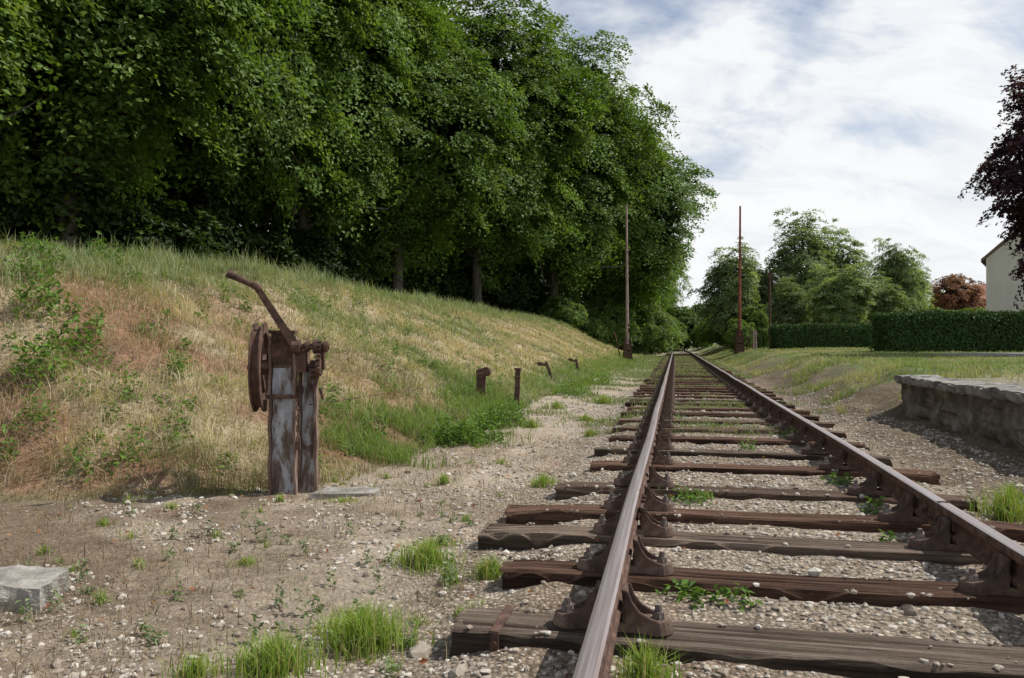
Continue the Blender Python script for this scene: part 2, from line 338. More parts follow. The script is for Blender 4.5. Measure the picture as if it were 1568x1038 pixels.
# ---------------------------------------------------------------- hedges
def hedge(name, x0, x1, y0, y1, h, n, seed):
    rng = np.random.default_rng(seed)
    L = x1-x0; Dp = y1-y0
    area = [L*h, L*Dp, Dp*h]; pr = np.array(area)/sum(area); f = rng.choice(3, n, p=pr)
    u = rng.random(n); v = rng.random(n)
    P = np.zeros((n, 3)); N = np.zeros((n, 3))
    a = f == 0; P[a] = np.stack([u[a]*L, 0*u[a], v[a]*h], 1); N[a] = (0, -1, .3)
    a = f == 1; P[a] = np.stack([u[a]*L, v[a]*Dp, h+0*u[a]], 1); N[a] = (0, 0, 1)
    a = f == 2; P[a] = np.stack([0*u[a], u[a]*Dp, v[a]*h], 1); N[a] = (-1, 0, .3)
    P += rng.normal(size=P.shape)*.045; P[:, 2] += (fbm(P[:, 0]*1.2, P[:, 1], 3)-.5)*.22*(P[:, 2]/h)
    V, q = leaf_verts(P, norm(N+rng.normal(size=N.shape)*.6), rng, .10, .7)
    col = np.repeat(np.array([.05, .095, .028])*rng.uniform(.6, 1.5, (n, 1)), 4, 0)
    zb = min(Hf(x0, y0), Hf(x1, y1))-.1
    par = empty(name, (x0, y0, zb))
    obj('foliage', mk(name+'_f', V, q, None, [HEDGEM], col=col), par)
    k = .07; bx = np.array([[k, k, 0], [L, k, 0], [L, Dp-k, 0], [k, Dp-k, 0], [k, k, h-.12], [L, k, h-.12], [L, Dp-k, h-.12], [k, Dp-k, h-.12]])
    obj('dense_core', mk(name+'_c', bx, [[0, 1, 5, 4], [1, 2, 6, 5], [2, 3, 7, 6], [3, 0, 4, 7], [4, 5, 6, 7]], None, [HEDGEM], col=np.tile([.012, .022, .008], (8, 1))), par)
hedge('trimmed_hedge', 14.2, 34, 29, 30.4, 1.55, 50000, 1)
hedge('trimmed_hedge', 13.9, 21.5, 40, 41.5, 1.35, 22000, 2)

# ---------------------------------------------------------------- bmesh helpers
def bmobj(name, fn, mats, parent=None, loc=(0, 0, 0), rot=(0, 0, 0), bevel=0, smooth=False):
    bm = bmesh.new(); fn(bm)
    if bevel: bmesh.ops.bevel(bm, geom=[e for e in bm.edges if len(e.link_faces) == 2 and e.calc_face_angle(0) > .6], offset=bevel, segments=2, affect='EDGES', clamp_overlap=True)
    me = bpy.data.meshes.new(name); bm.to_mesh(me); bm.free()
    for m in mats: me.materials.append(m)
    if smooth:
        for pl in me.polygons: pl.use_smooth = True
    return obj(name, me, parent, loc, rot)
def bbox(bm, c, sz, rot=None, mi=0):
    m = Matrix.Translation(c)
    if rot: m = m @ Euler(rot).to_matrix().to_4x4()
    m = m @ Matrix.Diagonal((*sz, 1))
    r = bmesh.ops.create_cube(bm, size=1, matrix=m)
    for f in set(f for v in r['verts'] for f in v.link_faces): f.material_index = mi
def bcyl(bm, p0, p1, r0, r1=None, n=14, mi=0):
    p0, p1 = Vector(p0), Vector(p1); d = p1-p0; r1 = r0 if r1 is None else r1
    m = Matrix.Translation((p0+p1)/2) @ d.to_track_quat('Z', 'Y').to_matrix().to_4x4()
    r = bmesh.ops.create_cone(bm, cap_ends=True, segments=n, radius1=r0, radius2=r1, depth=d.length, matrix=m)
    for f in set(f for v in r['verts'] for f in v.link_faces): f.material_index = mi
def bprism(bm, pts, y0, y1, mi=0):
    a = [bm.verts.new((x, y0, z)) for x, z in pts]; b = [bm.verts.new((x, y1, z)) for x, z in pts]
    fs = [bm.faces.new(a), bm.faces.new(b[::-1])]
    n = len(pts)
    for i in range(n): fs.append(bm.faces.new([a[i], b[i], b[(i+1) % n], a[(i+1) % n]][::-1]))
    for f in fs: f.material_index = mi
    bmesh.ops.recalc_face_normals(bm, faces=fs)

# ---------------------------------------------------------------- railway track
trk = empty('railway_track', (OX, 0, 0), (0, 0, -A))
prof = [(-.012, .047), (.012, .047), (.027, .051), (.030, .062), (.029, .076), (.010, .088), (.0085, .11), (.0085, .13), (.012, .142), (.031, .150), (.034, .158), (.034, .178), (.029, .187), (.019, .1905), (0, .1915), (-.019, .1905), (-.029, .187), (-.034, .178), (-.034, .158), (-.031, .150), (-.012, .142), (-.0085, .13), (-.0085, .11), (-.010, .088), (-.029, .076), (-.030, .062), (-.027, .051)]
def rail(name, tx):
    ss = np.concatenate([np.arange(-2, 20, .4), np.arange(20, 110, 2.5)]); n = len(prof); V = []
    for s in ss:
        off = -(max(s-60, 0)**2)*.0009
        w = .004*math.sin(s*1.3+tx)
        for x, z in prof: V.append((tx+x+w+off, s, z+.004*math.sin(s*.9+tx*2)))
    Qs = []; mi = []
    for i in range(len(ss)-1):
        for k in range(n):
            k2 = (k+1) % n; Qs.append([i*n+k, i*n+k2, (i+1)*n+k2, (i+1)*n+k]); mi.append(1 if 12 <= k <= 15 else 0)
    obj(name, mk(name, V, Qs, None, [RUST, RAILTOP], mi=mi, smooth=False), trk)
rail('left_rail', -.75); rail('right_rail', .75)
fr = [2.4, 3.1, 3.75, 4.33, 5.08, 6.08, 6.93, 7.85, 8.8]
while fr[-1] < 70: fr.append(fr[-1]+.92+rng.uniform(-.07, .07))
Vs = []; Qs = []; Cs = []; off = 0; cs_ = []
fr = [0.9, 1.65]+fr
for i, s0 in enumerate(fr):
    w = rng.uniform(.19, .25); dp = .17; hl = 1.28; hr = 1.3
    if abs(s0-3.75) < .01 or abs(s0-4.33) < .01: hl = 1.46
    hl += rng.uniform(-.08, .08); hr += rng.uniform(-.05, .08); ang = rng.uniform(-.035, .035)
    if i == 2: w = .25; ang = 0; hl = 1.28
    cs_.append((s0+w/2, ang))
    nl = 110 if s0 < 9 else 14
    sec = [(-.5, -1), (-.5, -.6), (-.5, -.3), (-.5, -.10), (-.485, -.02)]+[(x, 0) for x in np.linspace(-.46, .46, 24)]+[(.485, -.02), (.5, -.10), (.5, -.3), (.5, -.6), (.5, -1)]
    sec = np.array(sec); m = len(sec)
    xs = np.linspace(-hl, hr, nl)
    gx = np.repeat(xs, m); gy = np.tile(sec[:, 0]*w, nl); gz = np.tile(sec[:, 1]*dp, nl)
    top = np.tile(np.abs(sec[:, 0]) < .48, nl); ed = np.abs(np.tile(sec[:, 0], nl)) > .44
    gr = fbm(gx*.7+i*9, gy*80+i*5+gx*rng.uniform(-1, 1), 3)
    wear = rng.uniform(.6, 1.6) if i != 2 else .4
    gz = gz+np.where(top, -np.clip(.46-gr, 0, 1)*.05*wear, 0)+(fbm(gx*1.2+i*3, gy*2, 2)-.5)*.012*wear
    gz = gz-ed*np.clip(fbm(gx*5+i, gy*0+np.sign(gy), 3)-.5, 0, 1)*.12*wear
    gz = gz-np.clip(np.abs(gx)-(min(hl, hr)-.12), 0, 1)*.12*wear*fbm(gy*20+i, gx*3, 2)
    gy = gy+np.where(~top, (fbm(gx*3+i*7, gz*30, 3)-.5)*.014, 0)+(fbm(gx*.8+i*5, gy*0, 2)-.5)*.02*wear
    endj = (fbm(gy*45+i, gz*20, 2)-.5)*.07; gx = gx+np.where((gx == xs[0]) | (gx == xs[-1]), endj, 0)
    yy = s0+w/2+gy+gx*ang
    V = np.stack([gx, yy, gz], 1)
    I = np.arange(nl*m).reshape(nl, m); q = np.stack([I[:-1, :-1], I[1:, :-1], I[1:, 1:], I[:-1, 1:]], -1).reshape(-1, 4)
    cap = []
    for r in (0, nl-1):
        for k in range(m//2-1): cap.append([I[r, k], I[r, k+1], I[r, m-2-k], I[r, m-1-k]])
    Vs.append(V); Qs.append(np.concatenate([q, np.array(cap)])+off); off += len(V)
    tone = np.array([(.145, .095, .072), (.17, .13, .105), (.105, .070, .054), (.215, .18, .15), (.16, .105, .08)][rng.integers(5)])*rng.uniform(.85, 1.2)
    if i == 2: tone = np.array((.215, .185, .155))
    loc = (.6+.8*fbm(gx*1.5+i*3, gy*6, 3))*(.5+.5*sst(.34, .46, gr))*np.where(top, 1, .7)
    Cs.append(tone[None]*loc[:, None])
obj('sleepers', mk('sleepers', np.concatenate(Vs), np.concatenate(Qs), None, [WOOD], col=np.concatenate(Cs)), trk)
def chair_fn(bm):
    bprism(bm, [(-.15, .002), (.15, .002), (.145, .034), (-.145, .034)], -.055, .055)
    for sx in (-1, 1):
        bcyl(bm, (sx*.145, 0, .0), (sx*.145, 0, .042), .062, .052, 18)
        bcyl(bm, (sx*.155, 0, .04), (sx*.155, 0, .066), .024, .022, 6, mi=2); bcyl(bm, (sx*.155, 0, .066), (sx*.155, 0, .088), .014, .012, 8, mi=2)
        for y in (-.044, .044):
            bprism(bm, [(sx*.045, .03), (sx*.045, .140), (sx*.058, .140), (sx*.070, .105), (sx*.095, .072), (sx*.135, .052), (sx*.165, .044), (sx*.165, .030)], y-.0075, y+.0075)
        bprism(bm, [(sx*.040, .03), (sx*.034, .075), (sx*.040, .09), (sx*.035, .142), (sx*.050, .142), (sx*.056, .09), (sx*.056, .03)], -.046, .046)
    bbox(bm, (-.022, .01, .113), (.024, .15, .046), mi=1)
ch = bmobj('chair_mould', chair_fn, [CHAIRM, KEYM, BOLT], trk, bevel=.003)
chm = ch.data; bpy.data.objects.remove(ch)
for i, (sc, ang) in enumerate(cs_):
    if sc > 60: break
    for tx in (-.75, .75):
        obj('rail_chair_%d_%s' % (i, 'l' if tx < 0 else 'r'), chm, trk, (tx, sc+rng.uniform(-.01, .01), .002), (0, 0, ang+rng.uniform(-.04, .04)+(0 if tx < 0 else math.pi)))
def fish(bm):
    for tx in (-.75, .75):
        for sx in (-1, 1):
            bbox(bm, (tx+sx*.02, 4.03, .118), (.02, .44, .052))
            for k in range(4): bcyl(bm, (tx+sx*.03, 3.87+k*.105, .118), (tx+sx*.056, 3.87+k*.105, .118), .016, n=6)
        bbox(bm, (tx, 4.03, .1895), (.066, .008, .006))
bmobj('fishplates', fish, [RUST], trk, bevel=.002)
def strap(bm):
    s0 = 2.4
    bbox(bm, (-1.13, s0+.12, .006), (.032, .262, .006)); bbox(bm, (-1.13, s0-.012, -.07), (.032, .006, .15)); bcyl(bm, (-1.13, s0-.016, -.03), (-1.13, s0-.024, -.03), .01)
bmobj('iron_strap', strap, [RUST], trk)

# ---------------------------------------------------------------- stone platform edge (built in track space)
pl = empty('stone_platform', (OX, 0, 0), (0, 0, -A))
def wallmesh():
    ss = np.arange(-2, 11.47, .05); zz = np.linspace(-.15, .43, 16)
    Sg, Zg = np.meshgrid(ss, zz, indexing='ij')
    row = np.floor((Zg+.02*np.sin(Sg*3))/.155); rz = ((Zg+.02*np.sin(Sg*3))/.155) % 1
    jx = np.abs(((Sg+row*.23)/.38+.3*vn(row*3, np.floor(Sg*2))) % 1-.5) > .455
    jz = np.abs(rz-.5) > .42
    t = 2.5+(fbm(Sg*4, Zg*7, 4)-.5)*.14+np.where(jx | jz, .025, 0)+.03*Zg
    I = np.arange(Sg.size).reshape(Sg.shape)
    return mk('platform_wall', np.stack([t.ravel(), Sg.ravel(), Zg.ravel()], 1), np.stack([I[:-1, :-1], I[1:, :-1], I[1:, 1:], I[:-1, 1:]], -1).reshape(-1, 4), None, [STONE], smooth=False)
obj('wall_face', wallmesh(), pl)
def endf(bm): bbox(bm, (2.79, 11.28, .13), (.48, .38, .58))
bmobj('wall_end', endf, [STONE], pl, bevel=.02)
def cop(bm):
    s = -2
    r = np.random.default_rng(4)
    while s < 11.4:
        L = min(r.uniform(.7, 1.1), 11.49-s)
        if L < .2: break
        bbox(bm, (2.68+r.uniform(-.02, .02), s+L/2, .478+r.uniform(-.012, .008)), (.50, L-.02, .10), (r.uniform(-.01, .01), r.uniform(-.02, .02), r.uniform(-.012, .012))); s += L
    bmesh.ops.bevel(bm, geom=list(bm.edges), offset=.018, segments=2, affect='EDGES')
    bmesh.ops.subdivide_edges(bm, edges=[e for e in bm.edges if e.calc_length() > .12], cuts=8, use_grid_fill=True)
    for v in bm.verts:
        a = np.array([v.co.y]); b_ = np.array([v.co.x])
        v.co.z += float((fbm(a*9, b_*9+v.co.z*20, 3)-.5)[0])*.05; v.co.x += float((fbm(a*8+4, b_*3+v.co.z*20, 3)-.5)[0])*.08
bmobj('coping', cop, [COPING], pl)

# ---------------------------------------------------------------- crossing barrier winch
wz = Hf(-1.5, 5.25)
win = empty('barrier_winch', (-1.50, 5.3, wz), (0, 0, math.radians(5)))
def posts(bm):
    for cx, cy, w, d_, h in ((-.065, -.03, .145, .09, 1.10), (.088, .06, .09, .10, .86)):
        bprism(bm, [(cx-w/2, -.1), (cx+w/2, -.1), (cx+w/2-.006, h), (cx-w/2+.010, h-.012)], cy-.022, cy+.022)
        for sx in (-1, 1): bprism(bm, [(cx+sx*(w/2), -.1), (cx+sx*(w/2+.020), -.1), (cx+sx*(w/2+.016), h-.03), (cx+sx*(w/2), h-.03)], cy-d_/2, cy+d_/2, mi=1)
    bmesh.ops.subdivide_edges(bm, edges=[e for e in bm.edges if e.calc_length() > .3], cuts=14, use_grid_fill=True)
    for v in bm.verts:
        n_ = math.sin(v.co.z*23+v.co.x*40)*.003+math.sin(v.co.z*57+v.co.y*30)*.002; v.co.x += n_; v.co.y += n_*.7
bmobj('posts', posts, [PAINTW, POSTE], win)
def ironw(bm):
    bbox(bm, (-.065, -.055, .99), (.15, .02, .24)); bbox(bm, (.045, .0, .90), (.10, .14, .15))
    bbox(bm, (-.065, -.02, .66), (.206, .115, .028)); bbox(bm, (.03, .02, .70), (.06, .12, .05))
    for x in (-.11, -.01): 
        for z in (.90, 1.05): bcyl(bm, (x, -.065, z), (x, -.085, z), .014, n=6)
    bbox(bm, (-.065, -.03, 1.10), (.18, .11, .02))
    bcyl(bm, (-.30, -.03, .86), (.20, -.03, .86), .021)
    bcyl(bm, (-.02, -.06, 1.0), (.25, -.06, 1.0), .022)
    for x, r in ((.03, .045), (.10, .036), (.155, .05), (.225, .038)): bcyl(bm, (x-.014, -.06, 1.0), (x+.014, -.06, 1.0), r)
    bbox(bm, (.205, -.02, .93), (.014, .07, .18))
    bbox(bm, (.17, -.08, .78), (.02, .03, .16), (0, .25, 0)); bcyl(bm, (.19, -.08, .72), (.21, -.08, .64), .010)
    bcyl(bm, (-.0, -.085, 1.0), (.06, -.085, 1.0), .046)
    a = Vector((.03, -.10, 1.0)); b_ = Vector((-.215, -.14, 1.395)); d = b_-a
    pv = []
    m = d.to_track_quat('Z', 'Y').to_matrix()
    for p_, w in ((a-d*.06, .036), (a+d*.1, .030), (a+d*.5, .024), (b_, .022)):
        pv.append([bm.verts.new(p_+m @ Vector((sx*.013, sy*w, 0))) for sx, sy in ((-1, -1), (1, -1), (1, 1), (-1, 1))])
    for i in range(3):
        for k in range(4): bm.faces.new([pv[i][k], pv[i][(k+1) % 4], pv[i+1][(k+1) % 4], pv[i+1][k]])
    bm.faces.new(pv[0][::-1]); bm.faces.new(pv[-1])
    bcyl(bm, (-.195, -.14, 1.385), (-.245, -.16, 1.42), .026); bcyl(bm, (-.24, -.155, 1.41), (-.375, -.19, 1.475), .019, .024); bcyl(bm, (-.37, -.19, 1.472), (-.395, -.195, 1.484), .028)
bmobj('iron_frame_and_crank', ironw, [RUST], win, bevel=.003)
def gear(bm):
    def g(cx, cy, cz, r, w, nt):
        bcyl(bm, (cx-w/2, cy, cz), (cx+w/2, cy, cz), r, n=28)
        for k in range(nt):
            a = 2*math.pi*k/nt; bbox(bm, (cx, cy+math.cos(a)*(r+.008), cz+math.sin(a)*(r+.008)), (w, .014, .022), (a, 0, 0))
    g(.18, -.05, .885, .07, .03, 14); g(.18, -.06, 1.0, .030, .036, 9); g(.14, .0, .84, .05, .05, 12)
bmobj('gears', gear, [RUST], win)
def wheel(bm):
    def ring(x0, x1, ro, ri, n=48):
        vs = []
        for x, r in ((x0, ri), (x0, ro), (x1, ro), (x1, ri)):
            vs.append([bm.verts.new((x, r*math.cos(2*math.pi*k/n), r*math.sin(2*math.pi*k/n))) for k in range(n)])
        for j in range(4):
            for k in range(n): bm.faces.new([vs[j][k], vs[j][(k+1) % n], vs[(j+1) % 4][(k+1) % n], vs[(j+1) % 4][k]])
    ring(-.035, -.024, .305, .235); ring(.024, .035, .305, .235); ring(-.023, .023, .275, .245)
    bcyl(bm, (-.06, 0, 0), (.06, 0, 0), .05)
    for k in range(6):
        a = k*math.pi/3+.3; bbox(bm, (0, math.cos(a)*.145, math.sin(a)*.145), (.022, .2, .04), (a, 0, 0))
    bmesh.ops.recalc_face_normals(bm, faces=bm.faces)
bmobj('cable_wheel', wheel, [RUST], win, (-.22, -.02, .86), (0, 0, math.radians(5)))
def chain(bm):
    for k in range(9):
        n = 10; m_ = 6; z = .66-k*.036; x = .045; y = -.09
        vs = []
        for i in range(n):
            a = 2*math.pi*i/n; c = Vector((math.cos(a)*.011, 0, math.sin(a)*.023)); 
            if k % 2: c = Vector((0, c.x, c.z))
            rd = c.normalized(); sd = Vector((0, 1, 0)) if k % 2 == 0 else Vector((1, 0, 0))
            vs.append([bm.verts.new(Vector((x, y, z))+c+(rd*math.cos(2*math.pi*j/m_)+sd*math.sin(2*math.pi*j/m_))*.004) for j in range(m_)])
        for i in range(n):
            for j in range(m_): bm.faces.new([vs[i][j], vs[i][(j+1) % m_], vs[(i+1) % n][(j+1) % m_], vs[(i+1) % n][j]])
    bbox(bm, (.045, -.09, .33), (.035, .02, .06))
bmobj('chain', chain, [RUST], win)
def slab(bm):
    bbox(bm, (0, 0, 0), (.42, .22, .05)); bmesh.ops.subdivide_edges(bm, edges=list(bm.edges), cuts=7, use_grid_fill=True)
    for v in bm.verts:
        q = v.co; n_ = float(fbm(np.array([q.x*9+5]), np.array([q.y*9+q.z*5]), 3)[0])-.5; v.co = Vector((q.x*(1+n_*.5), q.y*(1+n_*.6), q.z+n_*.025))
bmobj('stone_slab', slab, [BLOCKM], None, (-1.12, 5.25, Hf(-1.12, 5.25)-.006), (0, 0, .1), bevel=.0)
def blk(bm):
    bbox(bm, (0, 0, 0), (.34, .26, .16)); bmesh.ops.subdivide_edges(bm, edges=list(bm.edges), cuts=9, use_grid_fill=True)
    for v in bm.verts:
        q = v.co; n = (float(fbm(np.array([q.x*14+5]), np.array([q.y*14+q.z*9]), 3)[0])-.5); v.co = q*(1+n*.4); v.co.z -= abs(q.x)*.12
bmobj('concrete_block', blk, [BLOCKM], None, (-1.96, 2.98, .0), (0, .06, .2), bevel=.0, smooth=False)

def wpost(name, x, y, h, w, lean, head):
    def fn(bm):
        bprism(bm, [(-w/2, -.15), (w/2, -.15), (w/2*.85, h), (-w/2*.8, h*1.0)], -.03, .03)
        if head == 1:
            bcyl(bm, (w*.5, -.05, h*.9), (w*.5, .06, h*.9), .07, n=18); bbox(bm, (0, -.04, h*.9), (.16, .03, .05)); bbox(bm, (-.06, -.0, h*.5), (.03, .08, h*.9))
        elif head == 2: bbox(bm, (0, 0, h), (w*1.15, .09, .03)); bcyl(bm, (-.05, -.04, h*.8), (.05, -.04, h*.8), .015)
        else: bbox(bm, (-.10, 0, h*.95), (.26, .05, .06), (0, .5, 0)); bcyl(bm, (-.14, -.05, h), (-.14, .05, h), .05)
    bmobj(name, fn, [RUST], None, (x, y, Hf(x, y)), (0, lean, -.2), bevel=.004)
wpost('wire_pulley_post', -.46, 11.6, .46, .13, .02, 1)
wpost('wire_guide_post', .07, 11.9, .60, .09, .04, 2)
wpost('wire_guide_post', .95, 18, .46, .07, -.35, 3)
wpost('wire_guide_post', 1.95, 22.5, .44, .08, -.2, 3)
def wire(bm):
    pts = [(-1.40, 5.3, wz+.60), (-.9, 8.3, .49), (-.42, 11.55, Hf(-.46, 11.6)+.40)]
    for a, b_ in zip(pts, pts[1:]): bcyl(bm, a, b_, .0035, n=5)
bmobj('signal_wire', wire, [RUST])

# ---------------------------------------------------------------- level-crossing barrier poles
def barrier(name, x, y, h, mat, flip):
    z = Hf(x, y); par = empty(name, (x, y, z))
    def arm(bm):
        bcyl(bm, (0, 0, .6), (0, 0, h), .085, .05, 12); bcyl(bm, (0, 0, h), (0, 0, h+.04), .06, .05, 12)
        for k in range(4): bcyl(bm, (0, 0, 1.8+k*1.4), (0, 0, 1.86+k*1.4), .10)
    bmobj('arm', arm, [mat], par, (0, 0, 0), (0, .006*flip, 0))
    def base(bm):
        for sx in (-1, 1):
            bprism(bm, [(sx*.14, -.2), (sx*.30, -.2), (sx*.17, 1.3), (sx*.12, 1.3)], -.06, .06)
            bbox(bm, (sx*.05, .12, 1.0), (.025, .05, 1.5))
        bbox(bm, (0, 0, .25), (.46, .3, .5)); bbox(bm, (0, 0, 1.1), (.36, .10, .08)); bcyl(bm, (-.2, 0, 1.05), (.2, 0, 1.05), .05)
        bbox(bm, (0, .02, .75), (.24, .26, .34)); bcyl(bm, (flip*.35, 0, .0), (flip*.7, .1, 1.6), .03); bbox(bm, (0, 0, 1.75), (.12, .14, .6))
    bmobj('pedestal_and_counterweight', base, [RUST], par, bevel=.01)
barrier('level_crossing_barrier', 6.3, 42, 8.5, POLEG, -1)
barrier('level_crossing_barrier', 12.4, 42, 8.0, POLEM, 1)
def tp(bm): bcyl(bm, (0, 0, -.2), (0, 0, 4.4), .075, .06, 10); bbox(bm, (0, -.05, 4.25), (.26, .04, .34)); bbox(bm, (0, 0, 1), (.2, .15, .3))
bmobj('telegraph_post', tp, [RUST], None, (14.9, 44.5, Hf(14.9, 44.5)))
def sp(bm): bcyl(bm, (0, 0, -.2), (0, 0, 1.05), .07, .06, 10); bcyl(bm, (0, 0, 1.05), (0, 0, 1.12), .075, .05, 10); bbox(bm, (0, -.07, .8), (.1, .02, .2))
for x, y in ((13.6, 43), (14.4, 46), (22.4, 39.5)): bmobj('marker_post', sp, [POLEG], None, (x, y, Hf(x, y)), bevel=.004)

# ---------------------------------------------------------------- houses
def house(name, x, y, z, w, dp, eave, ridge, wallm, roofm, rot=0):
    par = empty(name, (x, y, z), (0, 0, rot))
    def walls(bm): bprism(bm, [(0, -1), (w, -1), (w, eave), (w/2, ridge-.1), (0, eave)], 0, dp)
    bmobj('walls', walls, [wallm], par)
    def roof(bm):
        sl = (ridge-eave)/(w/2); o_ = .25
        for sg in (0, 1):
            P = [(-o_, eave-o_*sl+.02), (w/2, ridge+.02), (w/2, ridge+.22), (-o_, eave-o_*sl+.2)]
            if sg: P = [(w-a, b_) for a, b_ in P]
            bprism(bm, P, -.15, dp+.3)
    bmobj('roof', roof, [roofm], par)
    def wins(bm):
        for cx, cz in ((w*.42, 1.5), (w*.7, 1.5), (w*.5, eave)):
            bbox(bm, (cx, -.01, cz), (1.0, .06, 1.3), mi=1); bbox(bm, (cx, -.05, cz), (.06, .04, 1.3)); bbox(bm, (cx, -.06, cz-.7), (1.2, .14, .08)); bbox(bm, (cx, -.04, cz+.69), (1.1, .07, .08))
    bmobj('windows', wins, [WALLM, GLASS], par)
    def chm_(bm): bbox(bm, (w*.5+.6, dp*.5, ridge+.2), (.6, .6, 1.4)); bbox(bm, (w*.5+.6, dp*.5, ridge+.95), (.7, .7, .1))
    bmobj('chimney', chm_, [roofm], par)
house('rendered_house', 27.7, 45, .9, 10, 9, 5.0, 9.6, WALLM, ROOFM, -.62)
house('red_roofed_house', 66, 106, .7, 12, 8, 4.6, 8.8, WALLM, ROOF2, .3)

# ---------------------------------------------------------------- grass blades
def blades(name, x, y, h, w, col, lean=.5, leandir=None, seed=0, mat=None, zoff=0, tipc=1.15):
    rng = np.random.default_rng(seed); n = len(x); z = H(x, y)-.008+zoff
    th = rng.random(n)*2*np.pi; wd = np.stack([np.cos(th), np.sin(th), 0*th], 1)*w[:, None]*.5
    ph = rng.random(n)*2*np.pi; L = np.abs(rng.normal(size=n))*lean
    ld = np.stack([np.cos(ph)*L, np.sin(ph)*L, 0*ph], 1)
    if leandir is not None: ld = ld+np.asarray(leandir)*rng.uniform(.2, 1.2, n)[:, None]
    B = np.stack([x, y, z], 1); k = 1/np.sqrt(1+(ld**2).sum(1))
    up = np.array([0, 0, 1.])
    m = B+(ld*.35+up)*(h*.5*k)[:, None]; tp_ = B+(ld*1.15+up*.9)*(h*k)[:, None]
    V = np.stack([B-wd, B+wd, m+wd*.8, m-wd*.8, tp_], 1).reshape(-1, 3)
    I = np.arange(n)[:, None]*5
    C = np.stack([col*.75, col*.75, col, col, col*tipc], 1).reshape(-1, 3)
    return obj(name, mk(name, V, I+np.array([[0, 1, 2, 3]]), I+np.array([[3, 2, 4]]), [mat or GRASS], col=C))
def mixc(a, b, f): return np.array(a)[None]*(1-f[:, None])+np.array(b)[None]*f[:, None]
STRAW, STRAW2, GRN, GRN2, OLV = (.60, .53, .38), (.40, .32, .21), (.13, .21, .065), (.18, .26, .07), (.27, .29, .16)
n = 200000; rg = np.random.default_rng(21)
s = 3.2*(62/3.2)**rg.random(n); tt = -2.7-6.3*rg.random(n)
u = bank_u(s, tt); k = (u > -.02); s, tt, u = s[k], tt[k], u[k]; n = len(s)
x, y = to_xy(s, tt); n1 = fbm(s*1.1, tt*1.1, 4); n3 = fbm(s*.35+3, tt*.35+8, 3); n4 = fbm(s*2.5+50, tt*2.5, 3); n5 = fbm(s*6+20, tt*6, 2)
g = np.clip(sst(.48, .57, n3*.3+n1*.35+n4*.35)*.85+(1-sst(.03, .20, u))*sst(5.5, 9, s)*.6+sst(.85, 1, u)*.5+rg.normal(size=n)*.15, 0, 1)
c = mixc(STRAW, STRAW2, rg.random(n)); c = c*(1-g[:, None])+mixc(GRN, OLV, rg.random(n))*g[:, None]
rb = ((1-sst(6.5, 12, s))*sst(.32, .52, n1)*(1-sst(.7, .95, u))*.85)[:, None]*rg.random(n)[:, None]; c = c*(1-rb)+np.array([.33, .19, .125])*rb
c *= (rg.uniform(.6, 1.2, n)*(.45+.6*n4+.5*n5))[:, None]
hh = rg.uniform(.06, .24, n)*(.2+1.1*n4+.5*n5); keep = rg.random(n) < (1-.75*rb[:, 0])*(.35+.7*n4+.5*n5)
ang_ = (fbm(s*2.2+80, tt*2.2, 2)-.5)*14; ld_ = np.stack([np.cos(-A+ang_), np.sin(-A+ang_), 0*s], 1)*.9+np.array([CA, -SA, 0])*.3
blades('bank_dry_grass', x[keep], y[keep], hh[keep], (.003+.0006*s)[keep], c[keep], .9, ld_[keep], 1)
n = 20000; s = 6*(56/6)**rg.random(n); tt = -7.7+rg.normal(size=n)*.5
kk = fbm(s*1.5+9, tt*1.5, 3) > .40; s, tt = s[kk], tt[kk]; n = len(s)
x, y = to_xy(s, tt); c = mixc((.17, .24, .09), (.36, .36, .22), rg.random(n))
blades('bank_crest_grass', x, y, rg.uniform(.08, .42, n)*(.4+1.2*fbm(s*2, tt, 2)), .004+.0006*s, c, .35, None, 2)
n = 40000; s = 6*(48/6)**rg.random(n); tt = -3.0+rg.normal(size=n)*.42-.2
kk = fbm(s*1.3, tt*1.5, 3) > .44+.15*(tt > -2.8); s, tt = s[kk], tt[kk]; n = len(s)
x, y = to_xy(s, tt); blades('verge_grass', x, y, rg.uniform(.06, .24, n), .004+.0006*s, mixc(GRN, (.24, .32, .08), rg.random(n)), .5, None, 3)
n = 60000; s = 8*(62/8)**rg.random(n); tt = -2.9+4.6*rg.random(n)
kk = (fbm(s*1.1, tt*1.1, 4) > .60-.25*sst(10, 40, s)) & (np.abs(np.abs(tt)-.75) > .06); s, tt = s[kk], tt[kk]; n = len(s)
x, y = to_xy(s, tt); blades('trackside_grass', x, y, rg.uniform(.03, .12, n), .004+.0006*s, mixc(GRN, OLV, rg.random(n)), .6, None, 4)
n = 130000; s = 8*(70/8)**rg.random(n); tt = 1.8+(rg.random(n)**1.6)*26
nn = fbm(s*1.1, tt*1.1, 4); nb = fbm(s*2.1+33, tt*2.1, 3)
kk = ((s > 11.6) | (tt > 3.3+1.5*rg.random(n))) & ((nn+(tt-1.8)*.10 > .58)|(s>34)) & (nb+.25*rg.random(n) > .48); s, tt = s[kk], tt[kk]; n = len(s)
x, y = to_xy(s, tt); n1 = fbm(s*.9+7, tt*.9, 4)
c = mixc((.17, .235, .08), (.38, .36, .21), np.clip(sst(.40, .58, n1)*.9+rg.normal(size=n)*.2+.25*(tt < 4), 0, 1))
kk = ~((y > 23.3) & (y < 27.6) & (x > 14.2)); 
blades('lawn_grass', x[kk], y[kk], (rg.uniform(.03, .11, n)*(1+1.4*(tt < 4)*(s < 25)))[kk], (.005+.0006*s)[kk], c[kk], .6, None, 5)
